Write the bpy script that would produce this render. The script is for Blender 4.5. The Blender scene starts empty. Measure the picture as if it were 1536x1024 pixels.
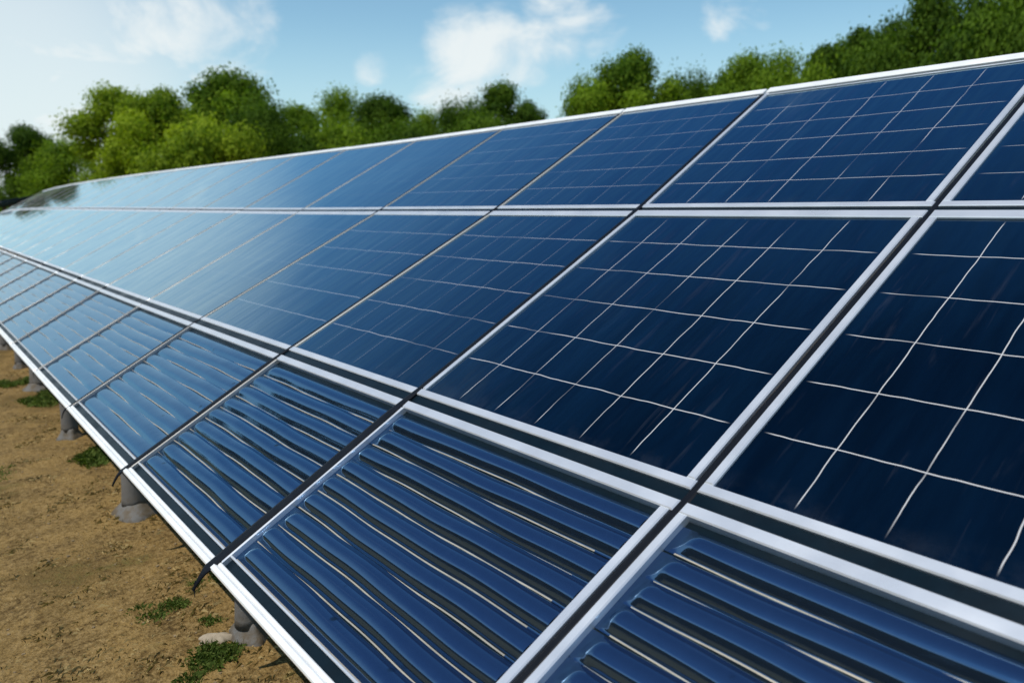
import bpy, bmesh, math, random
import numpy as np
from mathutils import Matrix, Vector, noise as mnoise
R = math.radians
sc = bpy.context.scene
COL = sc.collection

# ------------------------------------------------------------------ camera, sky, sun, exposure
# The world is laid out along the solar array: +Y runs along the array away from the camera,
# +X is uphill across the panels, Z = 0 is the ground.
CAM_H = 1.8075
cam_data = bpy.data.cameras.new("camera")
cam = bpy.data.objects.new("camera", cam_data)
COL.objects.link(cam)
cam_data.sensor_width = 36.0
cam_data.lens = 36.0 * 1100.05 / 1536.0
cam_data.clip_start = 0.05
cam_data.clip_end = 3000.0
cam.matrix_world = Matrix(((0.76721, 0.12329, -0.62943, 0), (-0.64134, 0.13414, -0.75544, 0), (-0.00871, 0.98326, 0.18199, CAM_H), (0, 0, 0, 1)))
cam_data.dof.use_dof = True
cam_data.dof.focus_distance = 2.6
cam_data.dof.aperture_fstop = 2.3
sc.camera = cam

SUN_AZ, SUN_EL = -97.0, 62.0          # azimuth measured from +Y towards +X
world = bpy.data.worlds.new("World")
sc.world = world
world.use_nodes = True


class NT:
    """tiny helper for node trees"""
    def __init__(s, tree):
        s.t = tree
        for n in list(tree.nodes):
            tree.nodes.remove(n)

    def n(s, typ, props=None, **inp):
        nd = s.t.nodes.new(typ)
        for k, v in (props or {}).items():
            setattr(nd, k, v)
        for k, v in inp.items():
            key = k.replace('_', ' ')
            if k[0] == 'i' and k[1:].isdigit():
                sock = nd.inputs[int(k[1:])]
            else:
                sock = nd.inputs[key]
            if isinstance(v, bpy.types.NodeSocket):
                s.t.links.new(v, sock)
            else:
                sock.default_value = v
        return nd

    def link(s, a, b):
        s.t.links.new(a, b)

    def math(s, op, a, b=0.0, c=0.0, clamp=False):
        return s.n('ShaderNodeMath', {'operation': op, 'use_clamp': clamp}, i0=a, i1=b, i2=c).outputs[0]

    def vmath(s, op, a, b=(0, 0, 0)):
        return s.n('ShaderNodeVectorMath', {'operation': op}, i0=a, i1=b)

    def mix(s, fac, a, b, blend='MIX'):
        nd = s.n('ShaderNodeMix', {'data_type': 'RGBA', 'blend_type': blend})
        for i, v in ((0, fac), (6, a), (7, b)):
            if isinstance(v, bpy.types.NodeSocket):
                s.t.links.new(v, nd.inputs[i])
            else:
                nd.inputs[i].default_value = v if i == 0 else (*v, 1) if len(v) == 3 else v
        return nd.outputs[2]

    def smooth(s, x, lo, hi, a=0.0, b=1.0):
        nd = s.n('ShaderNodeMapRange', {'interpolation_type': 'SMOOTHSTEP'})
        s.t.links.new(x, nd.inputs[0])
        for i, v in ((1, lo), (2, hi), (3, a), (4, b)):
            nd.inputs[i].default_value = v
        return nd.outputs[0]

    def noise(s, vec, scale, detail=3.0, rough=0.5, dist=0.0):
        nd = s.n('ShaderNodeTexNoise', None, Scale=scale, Detail=detail, Roughness=rough, Distortion=dist)
        if vec is not None:
            s.t.links.new(vec, nd.inputs['Vector'])
        return nd.outputs[0]


w = NT(world.node_tree)
sky = w.n('ShaderNodeTexSky', {'sky_type': 'NISHITA', 'sun_disc': False, 'sun_elevation': R(SUN_EL), 'sun_rotation': R(SUN_AZ),
                               'altitude': 200.0, 'air_density': 1.0, 'dust_density': 1.4, 'ozone_density': 1.0})
gen = w.n('ShaderNodeTexCoord').outputs['Generated']
dirn = w.vmath('NORMALIZE', gen).outputs[0]
sep = w.n('ShaderNodeSeparateXYZ', None, i0=dirn)
zc = w.math('ADD', w.math('MAXIMUM', sep.outputs[2], 0.0), 0.10)
px = w.math('DIVIDE', sep.outputs[0], zc)
py = w.math('DIVIDE', sep.outputs[1], zc)
plane = w.n('ShaderNodeCombineXYZ', None, i0=px, i1=py, i2=0.0).outputs[0]
n1 = w.noise(plane, 1.15, 9.0, 0.60, 0.25)
n2 = w.noise(w.vmath('MULTIPLY', dirn, (1.0, 1.0, 1.7)).outputs[0], 8.0, 10.0, 0.62, 0.5)
# cloud banks: (direction, angular radius in degrees, weight)
CLOUDS = [((0.30, 0.93, 0.214), 5.0, 1.0), ((0.235, 0.945, 0.205), 5.0, 0.85), ((0.345, 0.915, 0.217), 3.4, 1.0),
          ((0.579, 0.793, 0.190), 3.4, 1.15), ((0.545, 0.82, 0.182), 2.0, 0.7), ((0.665, 0.712, 0.2235), 3.4, 1.0), ((0.625, 0.753, 0.21), 2.8, 0.9),
          ((0.70, 0.68, 0.221), 2.6, 0.7), ((0.600, 0.785, 0.150), 5.5, 0.95), ((0.4894, 0.8554, 0.1694), 1.5, 0.5),
          ((0.8003, 0.5571, 0.2218), 1.7, 0.72), ((0.82, 0.53, 0.216), 1.5, 0.55),
          ((0.13, 0.982, 0.135), 8.5, 0.85), ((0.30, 0.94, 0.135), 5.5, 0.7), ((0.16, 0.965, 0.205), 4.5, 0.8), ((0.03, 0.99, 0.12), 8.0, 0.8)]
msum = None
for d, rad, wt in CLOUDS:
    v = Vector(d).normalized()
    dot = w.vmath('DOT_PRODUCT', dirn, tuple(v)).outputs['Value']
    m = w.smooth(dot, math.cos(R(rad * 1.25)), math.cos(R(rad * 0.1)), 0.0, wt)
    msum = m if msum is None else w.math('MAXIMUM', msum, m)
dens = w.math('ADD', msum, w.math('MULTIPLY', w.math('SUBTRACT', n2, 0.5), 3.4))
banks = w.math('MULTIPLY', w.smooth(dens, 0.30, 1.55), w.smooth(msum, 0.02, 0.35))
high = w.smooth(sep.outputs[2], 0.27, 0.40)      # scattered fair-weather cloud overhead
scat = w.math('MULTIPLY', w.smooth(n1, 0.54, 0.80, 0.0, 0.40), high)
cl = w.math('MAXIMUM', banks, scat)
side = w.smooth(w.vmath('DOT_PRODUCT', dirn, tuple(Vector((-0.74, 0.52, 0.38)).normalized())).outputs['Value'], 0.60, 0.86)
bank = w.math('MULTIPLY', w.math('MULTIPLY', side, w.smooth(sep.outputs[2], 0.70, 0.46)), w.smooth(n1, 0.25, 0.60, 0.50, 0.85))  # pale bank added outside the view to brighten the rib reflections
veil = w.smooth(w.vmath('DOT_PRODUCT', dirn, tuple(Vector((0.06, 0.99, 0.12)).normalized())).outputs['Value'], 0.948, 0.996, 0.0, 0.70)
cl = w.math('MAXIMUM', cl, veil)
lowhaze = w.smooth(sep.outputs[2], 0.24, 0.03, 0.0, 0.75)
deep = w.mix(w.smooth(sep.outputs[2], 0.18, 0.72), (1.12, 1.38, 1.28), (0.32, 0.70, 0.98))     # clearer, deeper blue overhead
skyc = w.mix(1.0, sky.outputs[0], deep, 'MULTIPLY')
skyc = w.mix(lowhaze, skyc, (4.9, 6.5, 7.1))
skyc = w.mix(bank, skyc, (4.1, 6.0, 7.2))
skyc = w.mix(w.math('MULTIPLY', cl, 0.9), skyc, (7.3, 7.7, 7.7))
bg = w.n('ShaderNodeBackground', None, Color=skyc, Strength=0.12)
w.link(bg.outputs[0], w.n('ShaderNodeOutputWorld').inputs[0])

sun_data = bpy.data.lights.new("sun", 'SUN')
sun_data.energy = 4.2
sun_data.angle = R(0.55)
sun_data.color = (1.0, 0.945, 0.86)
sun = bpy.data.objects.new("sun", sun_data)
COL.objects.link(sun)
sdir = Vector((math.sin(R(SUN_AZ)) * math.cos(R(SUN_EL)), math.cos(R(SUN_AZ)) * math.cos(R(SUN_EL)), math.sin(R(SUN_EL))))
sun.rotation_euler = sdir.to_track_quat('Z', 'Y').to_euler()
sun.location = sdir * 60

sc.view_settings.view_transform = 'Standard'
sc.view_settings.look = 'None'
sc.view_settings.exposure = 0.0
sc.view_settings.gamma = 1.0
sc.render.engine = 'CYCLES'
sc.cycles.max_bounces = 8
sc.cycles.use_denoising = True


# ------------------------------------------------------------------ helpers
def tag(o, label=None, cat=None, group=None, kind=None):
    if label: o['label'] = label
    if cat: o['category'] = cat
    if group: o['group'] = group
    if kind: o['kind'] = kind
    return o


def empty(name, matrix=None):
    o = bpy.data.objects.new(name, None)
    o.empty_display_size = 0.2
    COL.objects.link(o)
    if matrix is not None:
        o.matrix_world = matrix
    return o


def mesh_obj(name, me, parent=None):
    o = bpy.data.objects.new(name, me)
    COL.objects.link(o)
    if parent is not None:
        o.parent = parent
    return o


def make_mesh(name, verts, faces, mats, smooth=False, mat_idx=None):
    me = bpy.data.meshes.new(name)
    me.from_pydata([tuple(v) for v in verts], [], [tuple(f) for f in faces])
    for m in mats:
        me.materials.append(m)
    if mat_idx is not None:
        me.polygons.foreach_set('material_index', np.asarray(mat_idx, dtype=np.int32))
    if smooth:
        me.polygons.foreach_set('use_smooth', np.ones(len(me.polygons), dtype=bool))
    me.update()
    return me


def quads_mesh(name, V, mats, tint=None, per=4, smooth=False):
    """fast mesh from an (n, per, 3) array of separate polygons"""
    n = len(V)
    me = bpy.data.meshes.new(name)
    me.vertices.add(n * per)
    me.vertices.foreach_set('co', np.ascontiguousarray(V, dtype=np.float32).ravel())
    me.loops.add(n * per)
    me.loops.foreach_set('vertex_index', np.arange(n * per, dtype=np.int32))
    me.polygons.add(n)
    me.polygons.foreach_set('loop_start', np.arange(0, n * per, per, dtype=np.int32))
    me.polygons.foreach_set('loop_total', np.full(n, per, dtype=np.int32))
    for m in mats:
        me.materials.append(m)
    if tint is not None:
        a = me.attributes.new('tint', 'FLOAT', 'FACE')
        a.data.foreach_set('value', np.asarray(tint, dtype=np.float32))
    me.update(calc_edges=True)
    return me


def principled(name):
    m = bpy.data.materials.new(name)
    m.use_nodes = True
    t = NT(m.node_tree)
    out = t.n('ShaderNodeOutputMaterial')
    p = t.n('ShaderNodeBsdfPrincipled')
    t.link(p.outputs[0], out.inputs[0])
    return m, t, p, out


# ------------------------------------------------------------------ materials
def mat_glass(name, vline, hline, wave):
    """solar cells under glass: navy silicon, thin pale conductors, dust streaks"""
    m, t, p, out = principled(name)
    uv = t.n('ShaderNodeUVMap', {'uv_map': 'cells'}).outputs[0]
    obj = t.n('ShaderNodeTexCoord').outputs['Object']
    rnd = t.n('ShaderNodeObjectInfo').outputs['Random']
    off = t.vmath('SCALE', (37.0, 17.0, 5.0)); t.link(rnd, off.inputs['Scale'])
    pos = t.vmath('ADD', obj, off.outputs[0]).outputs[0]
    wob = t.noise(pos, 6.0, 2.0, 0.5)
    wob2 = t.noise(t.vmath('ADD', pos, (9.1, 3.3, 0)).outputs[0], 6.0, 2.0, 0.5)
    sp = t.n('ShaderNodeSeparateXYZ', None, i0=uv)

    def line(coord, wobble, width, soft, fade):
        c = t.math('ADD', coord, t.math('MULTIPLY', t.math('SUBTRACT', wobble, 0.5), 0.065))
        d = t.math('ABSOLUTE', t.math('SUBTRACT', t.math('FRACT', t.math('ADD', c, 0.5)), 0.5))
        return t.math('MULTIPLY', t.smooth(d, width, width + soft, 1.0, 0.0), fade)
    fn = t.noise(pos, 2.3, 2.0, 0.5)
    fadev = t.smooth(fn, 0.34, 0.52, 0.12, 1.0)
    fadeh = t.smooth(t.noise(t.vmath('ADD', pos, (3.0, 8.0, 1.0)).outputs[0], 2.0, 2.0), 0.30, 0.46, 0.3, 1.0)
    lv = t.math('MULTIPLY', line(sp.outputs[0], wob, 0.0034, 0.0075, fadev), vline)
    lh = t.math('MULTIPLY', line(sp.outputs[1], wob2, 0.0034, 0.0085, fadeh), hline)
    ln = t.math('MAXIMUM', lv, lh)
    # keep the lines away from the outer edge of the sheet
    for s_ in (sp.outputs[0], sp.outputs[1]):
        e = t.math('MINIMUM', s_, t.math('SUBTRACT', 6.0, s_))
        ln = t.math('MULTIPLY', ln, t.smooth(e, 0.04, 0.22))
    # streaks running down the slope (local x)
    st_v = t.vmath('MULTIPLY', pos, (1.1, 16.0, 1.0)).outputs[0]
    streak = t.noise(st_v, 1.6, 4.0, 0.6, 0.4)
    smear = t.smooth(streak, 0.58, 0.80, 0.0, 0.07)
    cell = t.mix(t.smooth(t.noise(t.vmath('MULTIPLY', pos, (1.0, 6.0, 1.0)).outputs[0], 1.4, 4.0, 0.6), 0.3, 0.7), (0.0003, 0.0026, 0.008), (0.0009, 0.0066, 0.019))
    cellid = t.vmath('FLOOR', uv).outputs[0]
    wn = t.n('ShaderNodeTexWhiteNoise', {'noise_dimensions': '3D'}, Vector=t.vmath('ADD', cellid, off.outputs[0]).outputs[0]).outputs['Value']
    cell = t.mix(t.math('MULTIPLY', wn, 0.45), cell, (0.0002, 0.0016, 0.006))
    c1 = t.mix(smear, cell, (0.16, 0.17, 0.19))
    low = t.math('MULTIPLY', t.smooth(sp.outputs[1], 0.40, 0.0), t.smooth(t.noise(pos, 7.0, 5.0, 0.7), 0.42, 0.72, 0.0, 0.035))
    c1 = t.mix(low, c1, (0.21, 0.23, 0.26))          # dust caught above the lower frame
    c2 = t.mix(ln, c1, (0.46, 0.455, 0.45))
    bv = t.vmath('MULTIPLY', pos, (1.0, 3.2, 1.0)).outputs[0]
    b = t.n('ShaderNodeBump', None, Strength=wave, Distance=0.02, Height=t.noise(bv, 2.4, 3.0, 0.55)).outputs[0]
    t.link(c2, p.inputs['Base Color'])
    p.inputs['Roughness'].default_value = 0.6
    p.inputs['Specular IOR Level'].default_value = 0.0
    gl = t.n('ShaderNodeBsdfGlossy', None, Color=t.mix(t.smooth(streak, 0.3, 0.7), (0.72, 0.92, 1.0), (0.50, 0.74, 0.92)), Roughness=t.smooth(streak, 0.35, 0.75, 0.02, 0.02 + 0.7 * wave), Normal=b)
    face = t.n('ShaderNodeLayerWeight', None, Blend=0.5, Normal=b).outputs['Facing']
    refl = t.smooth(face, 0.36, 1.04, 0.030, 0.97)
    mx = t.n('ShaderNodeMixShader', None, i0=refl, i1=p.outputs[0], i2=gl.outputs[0])
    t.link(mx.outputs[0], out.inputs[0])
    return m


def mat_rib():
    m, t, p, _ = principled('ribbed_blue_sheet')
    obj = t.n('ShaderNodeTexCoord').outputs['Object']
    rnd = t.n('ShaderNodeObjectInfo').outputs['Random']
    off = t.vmath('SCALE', (37.0, 17.0, 5.0)); t.link(rnd, off.inputs['Scale'])
    pos = t.vmath('ADD', obj, off.outputs[0]).outputs[0]
    spots = t.n('ShaderNodeTexVoronoi', None, Vector=pos, Scale=9.0).outputs['Distance']
    sel = t.smooth(t.noise(pos, 5.0, 2.0), 0.56, 0.66)
    sp = t.math('MULTIPLY', t.smooth(spots, 0.06, 0.16, 1.0, 0.0), sel)
    grime = t.noise(pos, 26.0, 5.0, 0.65)
    c = t.mix(grime, (0.080, 0.142, 0.245), (0.105, 0.168, 0.275))
    c = t.mix(t.math('MULTIPLY', sp, 0.8), c, (0.012, 0.014, 0.018))
    t.link(c, p.inputs['Base Color'])
    p.inputs['Metallic'].default_value = 0.92
    t.link(t.math('ADD', t.smooth(grime, 0.45, 0.75, 0.06, 0.13), t.math('MULTIPLY', sp, 0.4)), p.inputs['Roughness'])
    p.inputs['Coat Weight'].default_value = 0.15
    p.inputs['Specular Tint'].default_value = (0.62, 0.86, 1.0, 1.0)
    p.inputs['Coat Tint'].default_value = (0.75, 0.92, 1.0, 1.0)
    p.inputs['Coat IOR'].default_value = 1.5
    p.inputs['Coat Roughness'].default_value = 0.05
    b = t.n('ShaderNodeBump', None, Strength=0.06, Distance=0.02, Height=t.noise(pos, 5.0, 4.0, 0.5))
    t.link(b.outputs[0], p.inputs['Coat Normal'])
    t.link(b.outputs[0], p.inputs['Normal'])
    return m


def mat_metal(name, base, rough, metallic, var=0.12, scale=14.0):
    m, t, p, _ = principled(name)
    obj = t.n('ShaderNodeTexCoord').outputs['Object']
    nz = t.noise(obj, scale, 5.0, 0.65)
    st = t.noise(obj, 4.0, 3.0)
    dark = tuple(x * (1 - var * 2) for x in base)
    c = t.mix(t.smooth(nz, 0.35, 0.7), base, dark)
    t.link(c, p.inputs['Base Color'])
    p.inputs['Metallic'].default_value = metallic
    t.link(t.smooth(st, 0.3, 0.7, rough * 0.8, rough * 1.3), p.inputs['Roughness'])
    b = t.n('ShaderNodeBump', None, Strength=0.08, Distance=0.004, Height=nz)
    t.link(b.outputs[0], p.inputs['Normal'])
    return m


def mat_rubber():
    m, t, p, _ = principled('black_rubber')
    obj = t.n('ShaderNodeTexCoord').outputs['Object']
    c = t.mix(t.noise(obj, 20.0, 4.0), (0.003, 0.004, 0.007), (0.008, 0.010, 0.014))
    t.link(c, p.inputs['Base Color'])
    p.inputs['Roughness'].default_value = 0.5
    p.inputs['Specular IOR Level'].default_value = 0.10
    return m


def mat_concrete():
    m, t, p, _ = principled('weathered_post')
    obj = t.n('ShaderNodeTexCoord').outputs['Object']
    nz = t.noise(obj, 9.0, 6.0, 0.7)
    c = t.mix(nz, (0.085, 0.082, 0.078), (0.185, 0.178, 0.168))
    g = t.n('ShaderNodeSeparateXYZ', None, i0=obj).outputs[2]
    soil = t.math('MULTIPLY', t.smooth(g, 0.22, 0.0), t.smooth(nz, 0.35, 0.6))
    c = t.mix(soil, c, (0.085, 0.060, 0.032))
    t.link(c, p.inputs['Base Color'])
    p.inputs['Roughness'].default_value = 0.8
    b = t.n('ShaderNodeBump', None, Strength=0.35, Distance=0.01, Height=t.noise(obj, 45.0, 5.0, 0.7))
    t.link(b.outputs[0], p.inputs['Normal'])
    return m


def mat_ground():
    m, t, p, _ = principled('dry_earth')
    pos = t.n('ShaderNodeTexCoord').outputs['Object']
    big = t.noise(pos, 0.7, 4.0, 0.6)
    mid = t.noise(pos, 4.5, 6.0, 0.68, 0.4)
    fine = t.noise(pos, 38.0, 6.0, 0.72)
    grit = t.n('ShaderNodeTexVoronoi', None, Vector=pos, Scale=85.0).outputs['Distance']
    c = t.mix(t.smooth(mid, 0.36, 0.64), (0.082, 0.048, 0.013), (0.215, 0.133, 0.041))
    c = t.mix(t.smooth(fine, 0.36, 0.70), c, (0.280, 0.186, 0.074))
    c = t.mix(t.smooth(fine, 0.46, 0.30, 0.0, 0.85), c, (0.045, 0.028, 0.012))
    c = t.mix(t.smooth(big, 0.48, 0.66, 0.0, 0.75), c, (0.100, 0.064, 0.019))
    moss = t.math('MULTIPLY', t.smooth(t.noise(pos, 1.4, 5.0, 0.65), 0.58, 0.68), t.smooth(fine, 0.4, 0.6))
    c = t.mix(t.math('MULTIPLY', moss, 0.55), c, (0.085, 0.095, 0.022))
    t.link(c, p.inputs['Base Color'])
    p.inputs['Roughness'].default_value = 0.95
    p.inputs['Specular IOR Level'].default_value = 0.15
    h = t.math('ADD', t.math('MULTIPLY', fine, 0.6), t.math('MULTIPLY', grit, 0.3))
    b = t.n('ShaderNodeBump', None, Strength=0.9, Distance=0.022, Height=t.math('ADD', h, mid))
    t.link(b.outputs[0], p.inputs['Normal'])
    return m


def mat_leaf(name, lo, hi, trans=0.42):
    m = bpy.data.materials.new(name)
    m.use_nodes = True
    t = NT(m.node_tree)
    tint = t.n('ShaderNodeAttribute', {'attribute_name': 'tint'}).outputs['Fac']
    c = t.mix(tint, lo, hi)
    p = t.n('ShaderNodeBsdfPrincipled', None, Base_Color=c, Roughness=0.75)
    p.inputs['Specular IOR Level'].default_value = 0.10
    c2 = t.mix(1.0, c, (1.25, 1.35, 0.55), 'MULTIPLY')
    tr = t.n('ShaderNodeBsdfTranslucent', None, Color=c2)
    mx = t.n('ShaderNodeMixShader', None, i0=trans, i1=p.outputs[0], i2=tr.outputs[0])
    t.link(mx.outputs[0], t.n('ShaderNodeOutputMaterial').inputs[0])
    return m


def mat_plain(name, a, b, scale, rough):
    m, t, p, _ = principled(name)
    obj = t.n('ShaderNodeTexCoord').outputs['Object']
    t.link(t.mix(t.noise(obj, scale, 5.0, 0.65), a, b), p.inputs['Base Color'])
    p.inputs['Roughness'].default_value = rough
    return m


M_GLASS = mat_glass('solar_glass', 1.0, 1.0, 0.10)
M_GLASS_FAINT = mat_glass('solar_glass_faint_lines', 0.38, 0.85, 0.035)
M_GLASS_FAR = mat_glass('solar_glass_bare', 0.12, 0.22, 0.03)
M_RIB = mat_rib()
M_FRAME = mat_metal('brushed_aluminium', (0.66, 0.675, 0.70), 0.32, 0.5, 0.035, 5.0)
M_RAIL = mat_metal('painted_rail', (0.80, 0.80, 0.78), 0.40, 0.15, 0.05, 6.0)
M_DARKRAIL = mat_metal('dark_teal_metal', (0.0030, 0.0090, 0.0145), 0.35, 0.0)
M_DARKRAIL.node_tree.nodes['Principled BSDF'].inputs['Specular IOR Level'].default_value = 0.15
M_VALLEY = mat_metal('pale_rib_valley', (0.42, 0.37, 0.29), 0.4, 0.3)  # pale line along the valleys between the ribs
M_RUBBER = mat_rubber()
M_POST = mat_concrete()
M_GROUND = mat_ground()
M_LEAF_D = mat_leaf('leaf_dark_green', (0.020, 0.050, 0.006), (0.110, 0.185, 0.013))
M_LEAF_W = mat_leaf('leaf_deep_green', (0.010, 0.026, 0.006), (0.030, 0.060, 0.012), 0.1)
M_LEAF_M = mat_leaf('leaf_mid_green', (0.040, 0.092, 0.007), (0.205, 0.300, 0.018))
M_LEAF_Y = mat_leaf('leaf_yellow_green', (0.070, 0.130, 0.008), (0.330, 0.410, 0.026))
M_BARK = mat_plain('bark', (0.055, 0.040, 0.028), (0.13, 0.10, 0.075), 8.0, 0.9)
M_GRASS = mat_leaf('grass_green', (0.050, 0.085, 0.014), (0.15, 0.19, 0.045), 0.3)
M_STRAW = mat_leaf('straw', (0.20, 0.135, 0.05), (0.42, 0.31, 0.14), 0.15)
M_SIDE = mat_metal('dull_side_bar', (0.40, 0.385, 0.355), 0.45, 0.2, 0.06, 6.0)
M_CRUMB = mat_plain('soil_crumb', (0.10, 0.065, 0.03), (0.30, 0.22, 0.12), 9.0, 0.95)
M_STONE = mat_plain('pale_stone', (0.16, 0.12, 0.08), (0.46, 0.39, 0.29), 26.0, 0.95)

# ------------------------------------------------------------------ ground: one sheet to the horizon
def axis(dense_a, dense_b, step, far_lo, far_hi):
    xs = list(np.arange(dense_a, dense_b + 1e-6, step))
    s, x = step, dense_a
    lo = []
    while x > far_lo:
        s *= 1.35; x -= s; lo.append(x)
    s, x = step, dense_b
    hi = []
    while x < far_hi:
        s *= 1.35; x += s; hi.append(x)
    return np.array(lo[::-1] + xs + hi)


def ground_z(x, y):
    d = math.hypot(x, y)
    k = 1.0 / (1.0 + (d / 25.0) ** 2)
    z = 0.030 * mnoise.noise((x * 0.9, y * 0.9, 0.3)) + 0.014 * mnoise.noise((x * 3.1, y * 3.1, 5.0)) + 0.006 * mnoise.noise((x * 9.0, y * 9.0, 9.0))
    return k * z


gx = axis(-1.2, 1.4, 0.045, -900, 900)
gy = axis(1.6, 11.0, 0.06, -900, 900)
gv = [(x, y, ground_z(x, y)) for y in gy for x in gx]
nx = len(gx)
gf = [(j * nx + i, j * nx + i + 1, (j + 1) * nx + i + 1, (j + 1) * nx + i) for j in range(len(gy) - 1) for i in range(nx - 1)]
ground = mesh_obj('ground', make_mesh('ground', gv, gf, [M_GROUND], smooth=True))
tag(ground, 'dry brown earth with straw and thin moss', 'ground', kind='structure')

# ------------------------------------------------------------------ solar array
S = 1.5                                # metres per layout unit
TILT = R(28.396)
CT, ST = math.cos(TILT), math.sin(TILT)
AX_U, AX_V, AX_N = Vector((0, 1, 0)), Vector((CT, 0, ST)), Vector((-ST, 0, CT))
PLANE0 = Vector((0, 0, CAM_H)) - AX_N * S


def sag(u):
    """the long array rides over a slight rise and dips at its far end (metres)"""
    return float(np.interp(u, [-5, 5, 9, 13, 16, 18, 20, 22, 30], [0, 0, 0.03, 0.06, 0.065, 0.055, 0.02, -0.05, -0.45]))


def P(u, v, n=0.0):
    """a point of the array: u along it, v up the slope (layout units), n metres above the glass plane"""
    return PLANE0 + AX_U * (u * S) + AX_V * (v * S) + AX_N * n + Vector((0, 0, sag(u)))


ROWV = [0.045, 0.70, 1.79, 2.85]
SEAMS = [[-0.20, -0.20, -0.20, -0.20], [0.830, 0.793, 0.778, 0.770], [1.758, 1.772, 1.761, 1.835], [2.645, 2.674, 2.592, 2.653],
         [3.684, 3.735, 3.603, 3.623], [4.672, 4.715, 4.630, 4.600], [5.72, 5.80, 5.70, 5.66], [6.68, 6.70, 6.68, 6.66], [7.58, 7.58, 7.60, 7.60]]
u = 7.59
while u < 21.0:
    u += 0.94
    SEAMS.append([u] * 4)
NCOL = len(SEAMS) - 1
ROWS = [(0.022, 0.688), (0.719, 1.797), (1.820, 2.862)]


def seam_u(i, v):
    return float(np.interp(v, ROWV, SEAMS[i]))


class MB:
    """collects faces for one mesh object"""
    def __init__(s):
        s.v, s.f, s.m = [], [], []

    def add(s, verts, faces, mi=0):
        o = len(s.v)
        s.v += [tuple(v) for v in verts]
        s.f += [tuple(i + o for i in f) for f in faces]
        s.m += [mi] * len(faces)

    def bar(s, quad, top, bottom, ch=0.004, mi=0):
        """a bar on a four-cornered footprint (a, b, c, d going round, local v/u), with chamfered upper edges"""
        q = [Vector(p) for p in quad]
        cen = sum(q, Vector((0, 0))) / 4
        ins = []
        for k in range(4):
            e1 = (q[k] - q[k - 1]).normalized(); e2 = (q[(k + 1) % 4] - q[k]).normalized()
            ins.append(q[k] + (e2 - e1) * ch)
        vs = [(p.x, p.y, bottom) for p in q] + [(p.x, p.y, top - ch) for p in q] + [(p.x, p.y, top) for p in ins]
        fs = []
        for k in range(4):
            j = (k + 1) % 4
            fs += [(k, j, 4 + j, 4 + k), (4 + k, 4 + j, 8 + j, 8 + k)]
        fs += [(8, 9, 10, 11), (3, 2, 1, 0)]
        # outward orientation whatever the winding of the footprint
        area = sum(q[k].x * q[(k + 1) % 4].y - q[(k + 1) % 4].x * q[k].y for k in range(4))
        if area < 0:
            fs = [f[::-1] for f in fs]
        s.add(vs, fs, mi)

    def obj(s, name, mats, parent=None, smooth=False):
        return mesh_obj(name, make_mesh(name, s.v, s.f, mats, smooth, s.m), parent)


ORD = ['first', 'second', 'third', 'fourth', 'fifth', 'sixth', 'seventh', 'eighth', 'ninth', 'tenth', 'eleventh', 'twelfth', 'thirteenth',
       'fourteenth', 'fifteenth', 'sixteenth', 'seventeenth', 'eighteenth', 'nineteenth', 'twentieth', 'twenty-first', 'twenty-second',
       'twenty-third', 'twenty-fourth', 'twenty-fifth', 'twenty-sixth']


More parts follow.
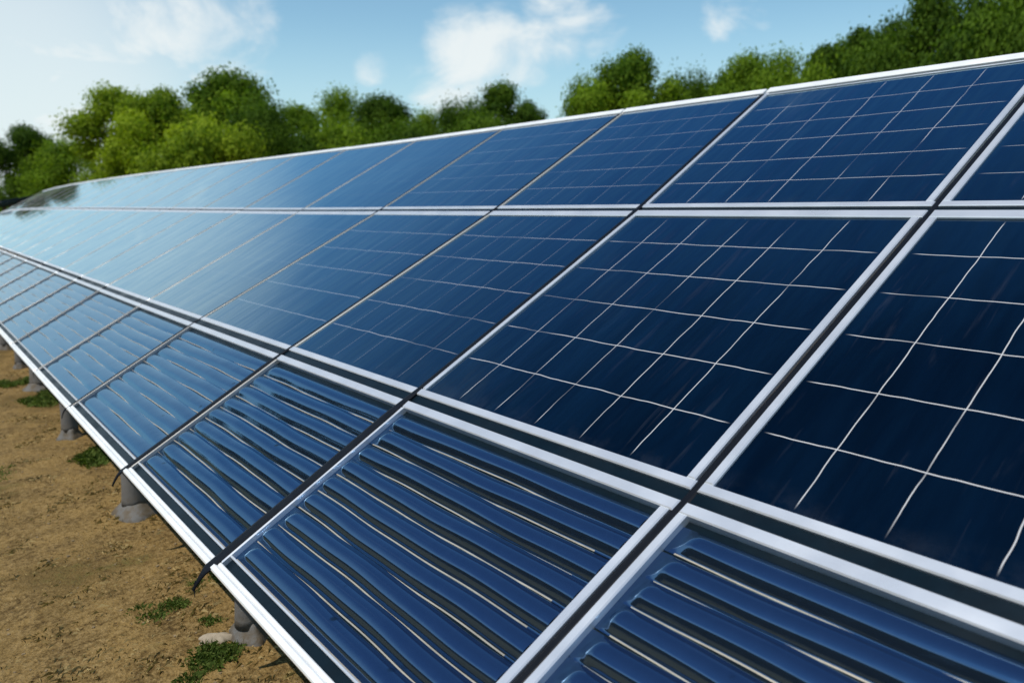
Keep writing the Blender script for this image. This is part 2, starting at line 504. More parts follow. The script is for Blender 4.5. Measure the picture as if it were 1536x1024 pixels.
def panel(i, r):
    rng = random.Random(i * 7 + r)
    v0, v1 = ROWS[r]
    g = 0.0075 if i > 0 else 0.0075
    ua0, ua1 = seam_u(i, v0) + g, seam_u(i, v1) + g
    ub0, ub1 = seam_u(i + 1, v0) - g, seam_u(i + 1, v1) - g
    cu, cv = (ua0 + ua1 + ub0 + ub1) / 4, (v0 + v1) / 2
    mat = Matrix.Translation(P(cu, cv)) @ Matrix.Rotation(-TILT, 4, 'Y') @ Matrix.Rotation(math.atan2(sag(cu + 0.45) - sag(cu - 0.45), 0.9 * S) * CT, 4, 'X')
    near = i < 5
    tone = 'navy' if i < 4 else 'blue' if i < 7 else 'pale sky-reflecting'
    row = ['ribbed bottom row', 'gridded middle row', 'gridded top row'][r]
    root = empty('solar_panel', mat)
    kindw = 'glossy ribbed' if r == 0 else 'flat framed'
    tag(root, f'{tone} {kindw} solar panel, {ORD[i]} from the right-hand end in the {row}', 'solar panel', f'solar panels of the {row}')

    def L(a, b):
        """local (v, u) metres for fractions a along u, b along v"""
        uu = (ua0 * (1 - a) + ub0 * a) * (1 - b) + (ua1 * (1 - a) + ub1 * a) * b
        return Vector((((v0 + (v1 - v0) * b) - cv) * S, (uu - cu) * S))
    W, H = (ub0 - ua0 + ub1 - ua1) / 2, v1 - v0
    wa = (0.0265 if i < 2 else 0.004) / W          # side bars
    wb = (0.020 if i < 1 else 0.015 if i < 2 else 0.011 if i < 3 else 0.008 if i < 5 else 0.006) / W
    bb = [0.028, 0.025, 0.024][r] / H      # lower bar
    bt = [0.028, 0.036, 0.044][r] / H      # upper bar
    TOP, BOT = (0.010, 0.010, 0.007, 0.005, 0.003)[min(i, 4)], -0.045
    fr = MB()

    def rect(a0, a1, b0, b1):
        return [L(a0, b0), L(a1, b0), L(a1, b1), L(a0, b1)]
    lip_b = lip_t = 0.0
    inner_b, inner_t = bb, 1 - bt
    if r == 0:
        groove, lip = 0.023 / H, 0.006 / H
        inner_b = bb + groove + lip
        inner_t = 1 - bt - 0.016 / H
    if r == 2:
        groove, lip = 0.010 / H, 0.006 / H
        inner_t = 1 - bt - groove - lip
    if r != 0:
        fr.bar(rect(0, 1, 0, bb), TOP, BOT)
    if r != 2:
        fr.bar(rect(0, 1, 1 - bt, 1), TOP, BOT)
    lo, hi = bb, 1 - bt
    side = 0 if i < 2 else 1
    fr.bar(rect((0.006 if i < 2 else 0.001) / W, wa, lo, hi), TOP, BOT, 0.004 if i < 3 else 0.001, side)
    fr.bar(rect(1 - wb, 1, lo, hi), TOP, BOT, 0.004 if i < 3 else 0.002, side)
    if r == 0:
        fr.bar(rect(wa, 1 - wb, bb + groove, inner_b), TOP - 0.004, BOT, 0.002)
    if r == 2:
        fr.bar(rect(wa, 1 - wb, inner_t, inner_t + lip), TOP - 0.004, BOT, 0.002)
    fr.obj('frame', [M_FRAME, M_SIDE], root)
    if r == 0:
        rb = MB()
        rb.bar(rect(0, 1, 0, bb * 0.62), TOP + 0.006, BOT - 0.02, 0.005)
        rb.bar(rect(0, 1, bb * 0.62, bb), TOP - 0.001, BOT, 0.003)
        rb.obj('bottom_rail', [M_RAIL], root)
        gr = MB()
        gr.bar(rect(wa, 1 - wb, bb, bb + groove), -0.012, BOT, 0.001)
        gr.obj('drip_channel', [M_DARKRAIL], root)
    if r == 2:
        rb = MB()
        rb.bar(rect(0, 1, 1 - bt, 1), TOP + 0.008, BOT - 0.01, 0.006)
        rb.obj('top_rail', [M_RAIL], root)
        gr = MB()
        gr.bar(rect(wa, 1 - wb, inner_t + lip, inner_t + lip + groove), -0.010, BOT, 0.001)
        gr.obj('drip_channel', [M_DARKRAIL], root)
    bk = MB()
    bk.bar(rect(wa, 1 - wb, inner_b, 1 - bt if r == 0 else inner_t), -0.017 if r == 0 else -0.028, BOT + 0.004, 0.001)
    bk.obj('back_sheet', [M_DARKRAIL], root)
    if r:
        nu_, nv_ = (14, 14) if near else (4, 4)
        vs, uvs, fs = [], [], []
        wave = rng.uniform(0, 50)
        for b in range(nv_ + 1):
            for a in range(nu_ + 1):
                fa, fb = a / nu_, b / nv_
                q = L(wa + (1 - wb - wa) * fa, inner_b + (inner_t - inner_b) * fb)
                vs.append((q.x, q.y, 0.0015 * mnoise.noise((q.x * 1.5 + wave, q.y * 1.5, 0))))
                uvs.append((fa * 6, fb * 6))
        for b in range(nv_):
            for a in range(nu_):
                k = b * (nu_ + 1) + a
                fs.append((k + nu_ + 1, k + nu_ + 2, k + 1, k))
        me = make_mesh('glass_sheet', vs, fs, [M_GLASS if i < 2 else M_GLASS_FAINT if i < 4 else M_GLASS_FAR], True)
        lay = me.uv_layers.new(name='cells')
        idx = np.empty(len(me.loops), dtype=np.int32); me.loops.foreach_get('vertex_index', idx)
        lay.data.foreach_set('uv', np.array(uvs, dtype=np.float32)[idx].ravel())
        mesh_obj('glass_sheet', me, root)
    else:
        NR = 9
        SEG = 22
        nu_ = 90 if i < 4 else 30
        ts = []                                     # (rib index, position in the period, is valley)
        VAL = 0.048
        for k in range(NR):
            ts.append((k, 0.0))
            for s_ in range(SEG + 1):
                ts.append((k, VAL + (1 - VAL) * s_ / SEG))
        per = (inner_t - inner_b) * H * S / NR
        # cross-section of one rib, going down the slope: a broad crown that rolls over gently, then a steep lower lip
        tt = np.linspace(0, 1, 401)
        ang = np.interp(tt, [0, 0.70, 0.755, 1.0], [47, -11, -41, -50])
        zz = np.concatenate([[0], np.cumsum((np.tan(np.radians(ang[1:])) + np.tan(np.radians(ang[:-1]))) / 2 * (tt[1] - tt[0]))])
        zz -= tt * zz[-1]
        amp = (1.0, 1.0, 0.82, 0.55, 0.34, 0.20)[min(i, 5)] * per * (1 - VAL)
        vs, fs, mi = [], [], []
        ph = [(rng.uniform(0, 6.28), rng.uniform(0, 6.28)) for _ in range(NR + 1)]
        ends = [(0.0, rng.uniform(0.03, 0.06)) for _ in range(NR)]
        for a in range(nu_ + 1):
            fa = a / nu_
            fa = 0.5 - 0.5 * math.cos(math.pi * fa) if i < 4 else fa      # denser near the ends
            for k, f in ts:
                p1, p2 = ph[k]
                wob = 0.045 * math.sin(fa * 8.0 + p1) + 0.014 * math.sin(fa * 21.0 + p2)
                ff = f
                edge = 1.0 if 0 < k else f                                   # outer valley stays on the frame
                pos = (k + ff + wob * (1 - abs(2 * f - 1) * 0.3) * edge * (1.0 if k < NR - 1 else (1 - f) * 1.0)) / NR
                q = L(wa + (1 - wb - wa) * fa, inner_b + (inner_t - inner_b) * pos)
                e0, e1 = ends[k]
                d1 = 1 - fa - 0.004
                s0 = 1.0; s1 = min(max(d1 / e1, 0), 1); s1 = s1 * s1 * (3 - 2 * s1)
                taper = s0 * s1
                if f <= VAL + 1e-6:
                    z = 0.0
                else:
                    t_ = (f - VAL) / (1 - VAL)
                    z = amp * float(np.interp(1 - t_, tt, zz))
                vs.append((q.x, q.y, -0.014 + z * taper))
        m_ = len(ts)
        for a in range(nu_):
            fa = (a + 0.5) / nu_
            for b in range(m_ - 1):
                if ts[b][1] == 1.0 and ts[b + 1][1] == 0.0:
                    continue
                k = a * m_ + b
                fs.append((k, k + 1, k + m_ + 1, k + m_))
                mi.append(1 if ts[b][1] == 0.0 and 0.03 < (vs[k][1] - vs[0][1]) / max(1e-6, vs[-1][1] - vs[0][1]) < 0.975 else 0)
        me = make_mesh('ribbed_sheet', vs, [f[::-1] for f in fs], [M_RIB, M_VALLEY], True, mi)
        mesh_obj('ribbed_sheet', me, root)
    return root


for i in range(NCOL):
    for r in range(3):
        panel(i, r)

# dark rails that carry the panels, seen in the gaps between the rows
for v, lab in ((0.7035, 'dark metal rail in the gap between the ribbed row and the middle row'),
               (1.8085, 'dark metal rail in the gap between the middle row and the top row')):
    u0, u1 = -0.2, 17.5
    mat = Matrix.Translation(PLANE0 + AX_U * ((u0 + u1) / 2 * S) + AX_V * (v * S)) @ Matrix.Rotation(-TILT, 4, 'Y')
    mb = MB()
    hw, hl = 0.030 * S / 1.5, (u1 - u0) / 2 * S
    mb.bar([(-hw, -hl), (-hw, hl), (hw, hl), (hw, -hl)][::-1], -0.048, -0.110, 0.003)
    cap = (0.0150 if v < 1 else 0.0110) * S
    mb.bar([(-cap, -hl), (-cap, hl), (cap, hl), (cap, -hl)][::-1], 0.001, -0.047, 0.002)
    o = mb.obj('mounting_rail', [M_DARKRAIL])
    o.matrix_world = mat
    tag(o, lab, 'rail', 'rails between the panel rows')

# black sealing strips over the seams, hanging past the bottom rail
TAILS = {1: 0.10, 2: 0.085, 3: 0.075, 4: 0.055, 5: 0.02}
for i in range(1, NCOL):
    far = i > 6
    tail = TAILS.get(i, 0.0)
    pts = []
    for v in list(np.linspace(2.80, 0.74, 14)) + list(np.linspace(0.70, 0.06, 14)) + [0.04, 0.02]:
        lift = 0.0 if v > 0.72 else min(1.0, (0.72 - v) / 0.10)
        n_up, n_low = (0.003, 0.003, 0.0125, 0.009, 0.006, 0.003)[min(i, 5)], (0.003, 0.006, 0.016, 0.0135, 0.009, 0.003)[min(i, 5)]
        h_up, h_low = (0.0148, 0.0148, 0.0165, 0.0140, 0.0095, 0.0050)[min(i, 5)], (0.015, 0.0155, 0.0270, 0.0210, 0.0105, 0.0045)[min(i, 5)]
        pts.append((seam_u(i, v) + 0.002 * mnoise.noise((i * 3.1, v * 4, 0)), v, n_up + (n_low - n_up) * lift, h_up + (h_low - h_up) * lift))
    ub, vb = seam_u(i, 0.02), 0.02
    for k in range(1, 7):
        f = k / 6
        if tail:
            pts.append((ub + 0.012 * f * f, vb - tail / S * f, pts[27][2] - 0.045 * f ** 1.6, pts[27][3] * (1 - 0.75 * f ** 0.6)))
    vs, fs = [], []
    base = P(ub, 0.02)
    for j, (uu, vv, nn, hw) in enumerate(pts):
        th = 0.016 if vv > 0.02 else 0.008
        c = P(uu, vv, nn) - base
        for du, dn in ((-1, -th), (-1, -0.003), (-0.5, 0), (0.5, 0), (1, -0.003), (1, -th)):
            vs.append(c + AX_U * (du * hw) + AX_N * dn)
    n_ = 6
    for j in range(len(pts) - 1):
        for k in range(n_):
            k2 = (k + 1) % n_
            fs.append((j * n_ + k, j * n_ + k2, (j + 1) * n_ + k2, (j + 1) * n_ + k))
    fs += [tuple(range(n_))[::-1], tuple((len(pts) - 1) * n_ + k for k in range(n_))]
    mb = MB(); mb.add(vs, fs)
    if i in (2, 1):                                     # the torn tip is forked
        tip = P(pts[-3][0], pts[-3][1], pts[-3][2]) - base
        a = [tip + AX_U * (0.010 - 0.004 * d) + AX_V * (-0.012 * d) + AX_N * (-0.012 * d - 0.001 * d * d) for d in range(4)]
        vv_ = []
        for d, q in enumerate(a):
            for x, z in ((-1, 0), (1, 0), (0, 1)):
                vv_.append(q + AX_U * x * 0.004 * (1 - d * 0.2) + AX_N * z * 0.005)
        ff_ = []
        for d in range(3):
            for k in range(3):
                k2 = (k + 1) % 3
                ff_.append((d * 3 + k, d * 3 + k2, d * 3 + 3 + k2, d * 3 + 3 + k))
        ff_ += [(2, 1, 0), (9, 10, 11)]
        mb.add(vv_, ff_)
    o = mb.obj('sealing_strip', [M_RUBBER])
    o.location = base
    tl = ('its forked tail hanging past the bottom rail' if i == 2 else 'its thin tail hanging past the bottom rail' if i in (3, 4) else 'running down the slope')
    tag(o, f'black strip in the {ORD[i - 1]} seam from right, {tl}', 'sealing strip', 'black strips in the panel seams')

# a flatter second array beyond the far end
for k in range(4):
    u0 = SEAMS[-1][0] + 0.9 + k * 2.0
    t2 = R(9.0)
    c = P(u0 + 1.0, 2.62, 0)
    mat = Matrix.Translation(c + Vector((0.2, 0, 0.10))) @ Matrix.Rotation(-t2, 4, 'Y')
    root = empty('solar_panel', mat)
    tag(root, f'dark flat-lying solar panel, {ORD[k]} beyond the far left end of the array', 'solar panel', 'flatter dark panels beyond the array')
    fr = MB()
    hw, hl, b = 1.15, 1.46, 0.05
    fr.bar([(-hw, -hl), (-hw + b, -hl), (-hw + b, hl), (-hw, hl)], 0.01, -0.05)
    fr.bar([(hw - b, -hl), (hw, -hl), (hw, hl), (hw - b, hl)], 0.01, -0.05)
    fr.bar([(-hw + b, -hl), (hw - b, -hl), (hw - b, -hl + b), (-hw + b, -hl + b)], 0.01, -0.05)
    fr.bar([(-hw + b, hl - b), (hw - b, hl - b), (hw - b, hl), (-hw + b, hl)], 0.01, -0.05)
    fr.obj('frame', [M_DARKRAIL], root)
    me = make_mesh('glass_sheet', [(-hw + b, -hl + b, 0), (hw - b, -hl + b, 0), (hw - b, hl - b, 0), (-hw + b, hl - b, 0)], [(0, 1, 2, 3)], [M_GLASS])
    lay = me.uv_layers.new(name='cells')
    lay.data.foreach_set('uv', [0, 0, 6, 0, 6, 6, 0, 6])
    mesh_obj('glass_sheet', me, root)
    lg = MB()
    lg.bar([(-0.08, -0.08), (0.08, -0.08), (0.08, 0.08), (-0.08, 0.08)], -0.051, -2.6, 0.01)
    o = lg.obj('support_leg', [M_POST], root)
    o.matrix_parent_inverse = Matrix.Rotation(t2, 4, 'Y')


# ------------------------------------------------------------------ posts under the lower edge
def lathe(prof, seg=20, wob=0.0, seed=0, sx=1.0, sy=1.0):
    vs, fs = [], []
    for j, (rr, z) in enumerate(prof):
        for k in range(seg):
            a = 2 * math.pi * k / seg
            q = rr * (1 + wob * mnoise.noise((math.cos(a) * 1.4 + seed, math.sin(a) * 1.4, z * 5)))
            vs.append((q * math.cos(a) * sx, q * math.sin(a) * sy, z))
    for j in range(len(prof) - 1):
        for k in range(seg):
            k2 = (k + 1) % seg
            fs.append((j * seg + k, j * seg + k2, (j + 1) * seg + k2, (j + 1) * seg + k))
    fs += [tuple(range(seg))[::-1], tuple((len(prof) - 1) * seg + k for k in range(seg))]
    return vs, fs


POSTS = [(0.965, 2.93, 0.062, 'tapered grey post nearest the camera under the bottom rail, pale stone at its foot'),
         (0.925, 4.68, 0.080, 'stout grey post on a wide flared footing, second nearest under the bottom rail'),
         (0.900, 6.66, 0.065, 'grey post third nearest under the bottom rail, beside a thin black strip tail'),
         (0.975, 8.70, 0.110, 'broad shaded post beyond the grass patch, fourth nearest under the bottom rail'),
         (0.960, 10.15, 0.060, 'slim grey post, fifth nearest under the bottom rail'),
         (0.960, 11.60, 0.075, 'short-looking dark post at the left picture edge, farthest under the bottom rail')]
for k, (x, y, rad, lab) in enumerate(POSTS):
    z0 = ground_z(x, y)
    top = PLANE0.z + (x - PLANE0.x) * ST / CT - 0.06
    rad *= 0.82
    root = empty('support_post', Matrix.Translation((x, y, z0)))
    tag(root, lab, 'post', 'posts under the lower edge of the array')
    h = top - z0
    vs, fs = lathe([(rad * 1.18, 0.05), (rad * 1.12, 0.09), (rad, 0.18), (rad * 0.94, h * 0.6), (rad * 0.92, h - 0.012), (rad * 0.86, h + 0.0)], 24, 0.03, k * 3)
    mesh_obj('post_shaft', make_mesh('post_shaft', vs, fs, [M_POST], True), root)
    wide = 1.75 if k in (1,) else 1.5
    vs, fs = lathe([(rad * wide * 1.25, -0.05), (rad * wide * 1.2, 0.0), (rad * wide * 1.0, 0.022), (rad * wide * 0.80, 0.045), (rad * 1.12, 0.062), (rad * 0.96, 0.075)], 28, 0.30, k * 5 + 1, 1.0, 1.1)
    mesh_obj('footing', make_mesh('footing', vs, fs, [M_POST], True), root)

# pale stone beside the nearest post
vs, fs = lathe([(0.03, -0.03), (0.060, -0.01), (0.058, 0.008), (0.042, 0.022), (0.018, 0.030)], 30, 0.75, 3.3, 1.35, 0.55)
o = mesh_obj('stone', make_mesh('stone', vs, fs, [M_STONE], True))
o.location = (0.845, 2.975, ground_z(0.845, 2.975)); o.rotation_euler = (0, 0, R(-35))
tag(o, 'pale lumpy stone lying against the foot of the nearest post', 'stone')


# ------------------------------------------------------------------ grass, straw, pebbles
def blades(rng, n, cx, cy, rx, ry, hmin, hmax, lean, width):
    ang = rng.uniform(0, 2 * math.pi, n); rad = np.sqrt(rng.uniform(0, 1, n)) * (0.75 + 0.35 * np.sin(ang * 3 + cx * 9) * np.sin(ang * 2 + cy))
    x, y = cx + rx * rad * np.cos(ang), cy + ry * rad * np.sin(ang)
    h = rng.uniform(hmin, hmax, n) * (1.15 - 0.6 * rad)
    th = rng.uniform(0, 2 * math.pi, n)
    ln = rng.uniform(0.2, 1.0, n) * lean
    dx, dy = np.cos(th), np.sin(th)
    wx, wy = -dy * width, dx * width
    z = np.array([ground_z(a, b) for a, b in zip(x, y)]) - 0.003
    V = np.zeros((n, 4, 3), dtype=np.float32)
    V[:, 0] = np.stack([x - wx, y - wy, z], 1)
    V[:, 1] = np.stack([x + wx, y + wy, z], 1)
    mx, my = x + dx * h * ln * 0.4, y + dy * h * ln * 0.4
    V[:, 2] = np.stack([mx + wx * 0.7, my + wy * 0.7, z + h * 0.6], 1)
    V[:, 3] = np.stack([x + dx * h * ln, y + dy * h * ln, z + h * np.clip(1.1 - ln * 0.6, 0.2, 1)], 1)
    return V


CLUMPS = [(0.72, 2.86, 0.17, 0.12, 900, 0.055, 'bright green grass clump at the bottom edge, nearest the camera'),
          (0.70, 3.40, 0.15, 0.10, 520, 0.040, 'flat green grass clump level with the nearest post'),
          (0.98, 3.52, 0.13, 0.16, 420, 0.040, 'sparse grass clump just below the forked strip tail'),
          (0.87, 3.14, 0.06, 0.05, 160, 0.035, 'tiny grass tuft left of the nearest post foot'),
          (0.985, 5.95, 0.17, 0.26, 1000, 0.095, 'dense dark grass clump between the second and third posts'),
          (0.93, 8.15, 0.24, 0.34, 900, 0.080, 'broad grass clump in front of the broad shaded post'),
          (0.82, 9.35, 0.22, 0.35, 700, 0.085, 'grass clump beside the slim fifth post'),
          (0.36, 6.00, 0.18, 0.20, 260, 0.030, 'faint thin grass clump at the left picture edge')]
for k, (x, y, rx, ry, n, h, lab) in enumerate(CLUMPS):
    rng = np.random.default_rng(100 + k)
    tufts = [(x + rx * rng.uniform(-0.75, 0.75), y + ry * rng.uniform(-0.75, 0.75)) for _ in range(9)]
    V = np.concatenate([blades(rng, n // 6, a, b, rx * 0.5, ry * 0.5, h * 0.3, h * 0.85, 1.1, 0.0016 if y < 5 else 0.003) for a, b in tufts])
    V -= np.array([x, y, 0], dtype=np.float32)
    me = quads_mesh('grass_clump', V, [M_GRASS], rng.uniform(0, 1, len(V)) ** 1.3)
    o = mesh_obj('grass_clump', me)
    o.location = (x, y, 0)
    tag(o, lab, 'grass clump', 'green clumps on the dry ground')

rng = np.random.default_rng(5)
parts = []
for _ in range(430):
    y = 2.2 + 9.5 * rng.uniform() ** 1.6
    x = rng.uniform(-0.9, 1.15)
    parts.append(blades(rng, int(rng.uniform(15, 60)), x, y, rng.uniform(0.05, 0.25), rng.uniform(0.05, 0.25), 0.008, 0.030, 2.2, 0.0015))
V = np.concatenate(parts)
straw = mesh_obj('dry_grass', quads_mesh('dry_grass', V, [M_STRAW], rng.uniform(0, 1, len(V))))
tag(straw, 'short dry straw scattered over the brown earth', 'dry grass', kind='stuff')

parts = []
cube = np.array([[-1, -1, -1], [1, -1, -1], [1, 1, -1], [-1, 1, -1], [-1, -1, 1], [1, -1, 1], [1, 1, 1], [-1, 1, 1]], dtype=np.float32)
fac = np.array([[0, 3, 2, 1], [4, 5, 6, 7], [0, 1, 5, 4], [1, 2, 6, 5], [2, 3, 7, 6], [3, 0, 4, 7]])
for _ in range(2600):
    y = 2.2 + 8.5 * rng.uniform() ** 1.7
    x = rng.uniform(-0.9, 1.3)
    s_ = 0.0018 + 0.006 * rng.uniform() ** 5
    a = rng.uniform(0, 3.14)
    q = cube * s_ * rng.uniform(0.6, 1.2, (8, 3)) * np.array([1, 0.8, 0.55])
    rot = np.array([[math.cos(a), -math.sin(a), 0], [math.sin(a), math.cos(a), 0], [0, 0, 1]])
    q = q @ rot.T + np.array([x, y, ground_z(x, y) + s_ * 0.2])
    parts.append(q[fac])
V = np.concatenate(parts).astype(np.float32)
peb = mesh_obj('gravel', quads_mesh('gravel', V, [M_CRUMB]))
tag(peb, 'tiny pale pebbles and crumbs of soil on the brown earth', 'gravel', kind='stuff')


# ------------------------------------------------------------------ trees
def crown_leaves(seed, n, h, wd, pointy=0.0, base=0.12, leaf=0.21, lobes=46):
    """leaf quads of a crown: clumps spread through an uneven envelope with gaps"""
    rng = np.random.default_rng(seed)
    cs, rs = [], []
    ph = rng.uniform(0, 6.28, 4)
    while len(cs) < lobes:
        f = rng.uniform(0, 1)
        z = base * h + (1 - base) * h * f
        env = (math.sin(math.pi * min(1, f * 0.90 + 0.10)) ** 0.65) if not pointy else (1.02 - f) ** pointy
        a = rng.uniform(0, 6.28)
        k = 1 + 0.22 * math.sin(a * 2 + ph[0]) + 0.15 * math.sin(a * 3 + ph[1] + f * 4)
        rr = wd * 0.5 * env * k * (0.25 + 0.75 * rng.uniform() ** 0.5)
        r_ = wd * rng.uniform(0.085, 0.175) * (1 if not pointy else 0.7 + 0.4 * (1 - f))
        cs.append((rr * math.cos(a), rr * math.sin(a), min(z, h - r_ * 0.6))); rs.append(r_)
    cs, rs = np.array(cs), np.array(rs)
    pr = rs ** 2 / (rs ** 2).sum()
    li = rng.choice(lobes, n, p=pr)
    d = rng.normal(size=(n, 3)); d /= np.linalg.norm(d, axis=1)[:, None]
    rad = rs[li] * np.abs(rng.normal(0.84, 0.31, n))
    d2 = d * np.array([1.1, 1.1, 0.85])
    c = cs[li] + d2 * rad[:, None]
    c[:, 2] = np.maximum(c[:, 2], base * h * 0.6)
    nrm = d + rng.normal(size=(n, 3)) * 0.55 + np.array([0, 0, 0.25])
    nrm /= np.linalg.norm(nrm, axis=1)[:, None]
    t1 = np.cross(nrm, rng.normal(size=(n, 3))); t1 /= np.linalg.norm(t1, axis=1)[:, None]
    t2 = np.cross(nrm, t1)
    s_ = (leaf * rng.uniform(0.6, 1.25, n))[:, None]
    V = np.stack([c - t1 * s_ * 0.5, c + t2 * s_ * 0.32, c + t1 * s_ * 0.5, c - t2 * s_ * 0.32], 1)
    lobe_t = rng.uniform(0, 1, lobes)
    tint = np.clip(0.62 * lobe_t[li] + 0.38 * rng.uniform(0, 1, n), 0, 1)
    return V.astype(np.float32), tint, cs, rs


def tube(mb, p0, p1, r0, r1, seg=7):
    p0, p1 = Vector(p0), Vector(p1)
    ax = (p1 - p0).normalized()
    s_ = ax.orthogonal().normalized(); t_ = ax.cross(s_)
    vs = []
    for p, r_ in ((p0, r0), (p1, r1)):
        for k in range(seg):
            a = 2 * math.pi * k / seg
            vs.append(p + s_ * (r_ * math.cos(a)) + t_ * (r_ * math.sin(a)))
    fs = [(k, (k + 1) % seg, seg + (k + 1) % seg, seg + k) for k in range(seg)]
    fs += [tuple(range(seg))[::-1], tuple(range(seg, 2 * seg))]
    mb.add(vs, fs)


PROTO = {}
SPECS = {'round': (11, 48000, 9.0, 7.5, 0.0, 0.10, 0.22, 50), 'tall': (23, 42000, 9.5, 6.2, 0.0, 0.08, 0.21, 46),
         'wide': (37, 48000, 8.0, 9.0, 0.0, 0.06, 0.22, 56), 'pointed': (41, 38000, 10.0, 5.2, 0.75, 0.04, 0.2, 70),
         'loose': (59, 32000, 9.0, 7.0, 0.0, 0.08, 0.2, 36), 'shrub': (67, 26000, 4.5, 6.5, 0.0, 0.02, 0.2, 44)}
for nm, (seed, n, h, wd, pt, bs, lf, lb) in SPECS.items():
    V, tint, cs, rs = crown_leaves(seed, n, h, wd, pt, bs, lf, lb)
    mb = MB()
    rng = random.Random(seed)
    tr = 0.022 * h
    kx, ky = rng.uniform(-.3, .3), rng.uniform(-.3, .3)
    nodes = [(0, 0, -0.15), (kx * 0.4, ky * 0.4, h * 0.25), (kx, ky, h * 0.5), (kx * 0.6, ky * 1.2, h * 0.82)]
    rad = [tr * 1.35, tr, tr * 0.66, tr * 0.2]
    for k in range(3):
        tube(mb, nodes[k], nodes[k + 1], rad[k], rad[k + 1], 9)
    for c in cs[:14]:
        zb = max(h * 0.15, min(h * 0.7, c[2] * 0.62))
        f = zb / h
        tube(mb, (kx * f, ky * f, zb), tuple(c), tr * 0.36, tr * 0.08, 6)
    PROTO[nm] = (h, wd, V, tint, make_mesh(nm + '_trunk', mb.v, mb.f, [M_BARK], True), {})


def crown_mesh(nm, mat):
    h, wd, V, tint, tk, cache = PROTO[nm]
    if mat.name not in cache:
        cache[mat.name] = quads_mesh(nm + '_crown', V, [mat], tint)
    return cache[mat.name]


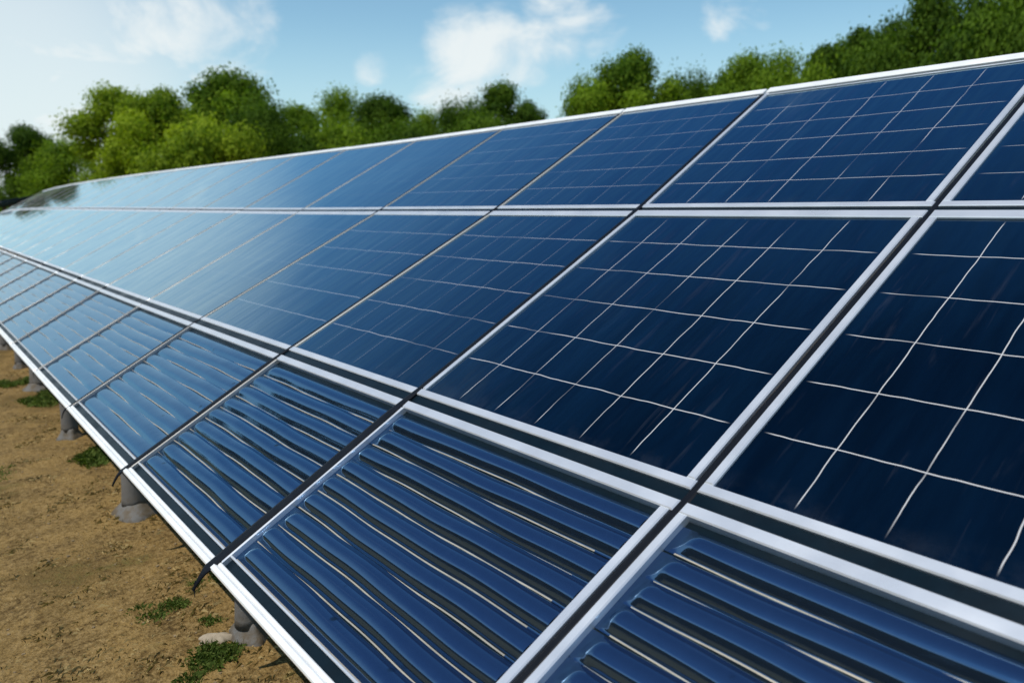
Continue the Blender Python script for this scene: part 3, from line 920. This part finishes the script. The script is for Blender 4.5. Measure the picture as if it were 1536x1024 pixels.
#  azimuth from +Y, elevation of the top, distance, width in degrees, prototype, leaf colour, turn, label
TREES = [
    (7.2, 5.0, 62, 3.7, 'round', M_LEAF_D, 20, 'dark green rounded tree at the left picture edge'),
    (9.8, 4.3, 56, 4.8, 'loose', M_LEAF_M, 140, 'low yellow-tinged tree between the dark edge tree and the big bright tree'),
    (12.6, 7.6, 50, 5.0, 'tall', M_LEAF_Y, 10, 'bright yellow-green sunlit tree, tallest of the left clump on its left side'),
    (15.4, 7.6, 48, 5.6, 'round', M_LEAF_Y, 200, 'bright yellow-green bushy tree in the middle of the left clump'),
    (19.4, 9.0, 55, 6.0, 'round', M_LEAF_M, 95, 'tall dark-topped tree crowning the left clump'),
    (21.6, 7.0, 47, 4.6, 'wide', M_LEAF_D, 30, 'dark green tree on the right flank of the left clump'),
    (24.4, 6.95, 60, 4.4, 'tall', M_LEAF_M, 0, 'small green tree just right of the left clump'),
    (27.6, 8.1, 64, 4.6, 'loose', M_LEAF_M, 120, 'feathery green tree left of the low gap before the centre'),
    (30.4, 7.75, 60, 4.6, 'round', M_LEAF_D, 260, 'rounded green tree beside the feathery tree'),
    (33.2, 6.7, 66, 3.6, 'loose', M_LEAF_M, 310, 'low loose tree at the gap left of the centre clouds'),
    (36.0, 7.5, 58, 4.4, 'wide', M_LEAF_D, 45, 'dark tree under the centre clouds, left half of its pair'),
    (39.0, 8.6, 55, 4.2, 'tall', M_LEAF_D, 180, 'dark peaked tree under the centre clouds'),
    (41.2, 7.3, 60, 3.0, 'round', M_LEAF_D, 330, 'small dark tree sloping down to the gap right of the centre clouds'),
    (45.6, 8.9, 48, 4.2, 'wide', M_LEAF_M, 75, 'green tree on the left shoulder of the big rounded right tree'),
    (49.0, 10.5, 46, 6.2, 'round', M_LEAF_M, 150, 'big rounded green tree standing alone right of the centre'),
    (53.2, 8.9, 50, 4.0, 'wide', M_LEAF_D, 240, 'lower green tree on the right shoulder of the big rounded tree'),
    (55.6, 9.0, 50, 3.6, 'round', M_LEAF_M, 45, 'low green tree between the big rounded tree and the rising wood'),
    (63.1, 10.3, 44, 4.4, 'round', M_LEAF_M, 125, 'rounded green tree between the two pointed trees'),
    (57.2, 9.9, 47, 4.6, 'tall', M_LEAF_M, 15, 'green tree starting the rising wood on the right'),
    (59.6, 9.9, 44, 4.6, 'loose', M_LEAF_M, 100, 'loose green tree second in the rising wood on the right'),
    (61.8, 10.3, 43, 4.0, 'pointed', M_LEAF_D, 60, 'slim pointed tree in the rising wood on the right'),
    (64.2, 11.2, 40, 4.0, 'pointed', M_LEAF_D, 190, 'taller pointed tree in the rising wood on the right'),
    (66.4, 11.2, 38, 4.4, 'round', M_LEAF_D, 280, 'dark rounded tree beside the taller pointed tree'),
    (68.4, 12.7, 36, 4.8, 'tall', M_LEAF_D, 330, 'tall dark tree whose top nearly reaches the picture top'),
    (71.4, 12.8, 35, 5.6, 'wide', M_LEAF_D, 40, 'broad dark tree near the top right corner'),
    (75.0, 14.0, 33, 6.4, 'round', M_LEAF_D, 130, 'dark tree cut by the top right corner'),
    (7.8, 3.2, 60, 2.2, 'shrub', M_LEAF_D, 50, 'dark shrub at the left picture edge under the dark rounded tree'),
    (18.0, 5.6, 44, 6.0, 'shrub', M_LEAF_Y, 0, 'yellow-green shrub in front of the left clump'),
    (22.8, 5.4, 52, 5.4, 'shrub', M_LEAF_D, 80, 'dark shrub at the right foot of the left clump'),
    (27.0, 5.6, 56, 5.6, 'shrub', M_LEAF_M, 160, 'green shrub below the feathery tree'),
    (32.0, 5.7, 52, 5.2, 'shrub', M_LEAF_D, 20, 'dark shrub below the low gap left of the centre'),
    (37.8, 6.2, 50, 5.4, 'shrub', M_LEAF_D, 110, 'dark shrub below the dark pair under the centre clouds'),
    (60.4, 8.6, 40, 5.4, 'shrub', M_LEAF_M, 210, 'green shrub filling the rising wood on the right'),
    (65.6, 9.8, 35, 5.8, 'shrub', M_LEAF_D, 250, 'dark shrub below the taller pointed tree'),
    (71.0, 10.6, 31, 6.4, 'shrub', M_LEAF_D, 300, 'dark shrub along the top rail at the right'),
]
for az, el, D, wdeg, nm, mt, turn, lab in TREES:
    h0, w0 = PROTO[nm][0], PROTO[nm][1]
    hgt = CAM_H + D * math.tan(R(el))
    wid = 2 * D * math.tan(R(wdeg / 2))
    root = empty('tree' if nm != 'shrub' else 'shrub', Matrix.Translation((D * math.sin(R(az)), D * math.cos(R(az)), 0)) @ Matrix.Rotation(R(turn), 4, 'Z') @ Matrix.Diagonal((wid / w0 * 1.3, wid / w0 * 1.3, hgt / h0 * 1.0, 1)))
    tag(root, lab, 'tree' if nm != 'shrub' else 'shrub', 'trees behind the solar array')
    mesh_obj('trunk', PROTO[nm][4], root)
    mesh_obj('crown', crown_mesh(nm, mt), root)

# the wood on the open side of the site, mirrored as dark bands in the ribbed sheets
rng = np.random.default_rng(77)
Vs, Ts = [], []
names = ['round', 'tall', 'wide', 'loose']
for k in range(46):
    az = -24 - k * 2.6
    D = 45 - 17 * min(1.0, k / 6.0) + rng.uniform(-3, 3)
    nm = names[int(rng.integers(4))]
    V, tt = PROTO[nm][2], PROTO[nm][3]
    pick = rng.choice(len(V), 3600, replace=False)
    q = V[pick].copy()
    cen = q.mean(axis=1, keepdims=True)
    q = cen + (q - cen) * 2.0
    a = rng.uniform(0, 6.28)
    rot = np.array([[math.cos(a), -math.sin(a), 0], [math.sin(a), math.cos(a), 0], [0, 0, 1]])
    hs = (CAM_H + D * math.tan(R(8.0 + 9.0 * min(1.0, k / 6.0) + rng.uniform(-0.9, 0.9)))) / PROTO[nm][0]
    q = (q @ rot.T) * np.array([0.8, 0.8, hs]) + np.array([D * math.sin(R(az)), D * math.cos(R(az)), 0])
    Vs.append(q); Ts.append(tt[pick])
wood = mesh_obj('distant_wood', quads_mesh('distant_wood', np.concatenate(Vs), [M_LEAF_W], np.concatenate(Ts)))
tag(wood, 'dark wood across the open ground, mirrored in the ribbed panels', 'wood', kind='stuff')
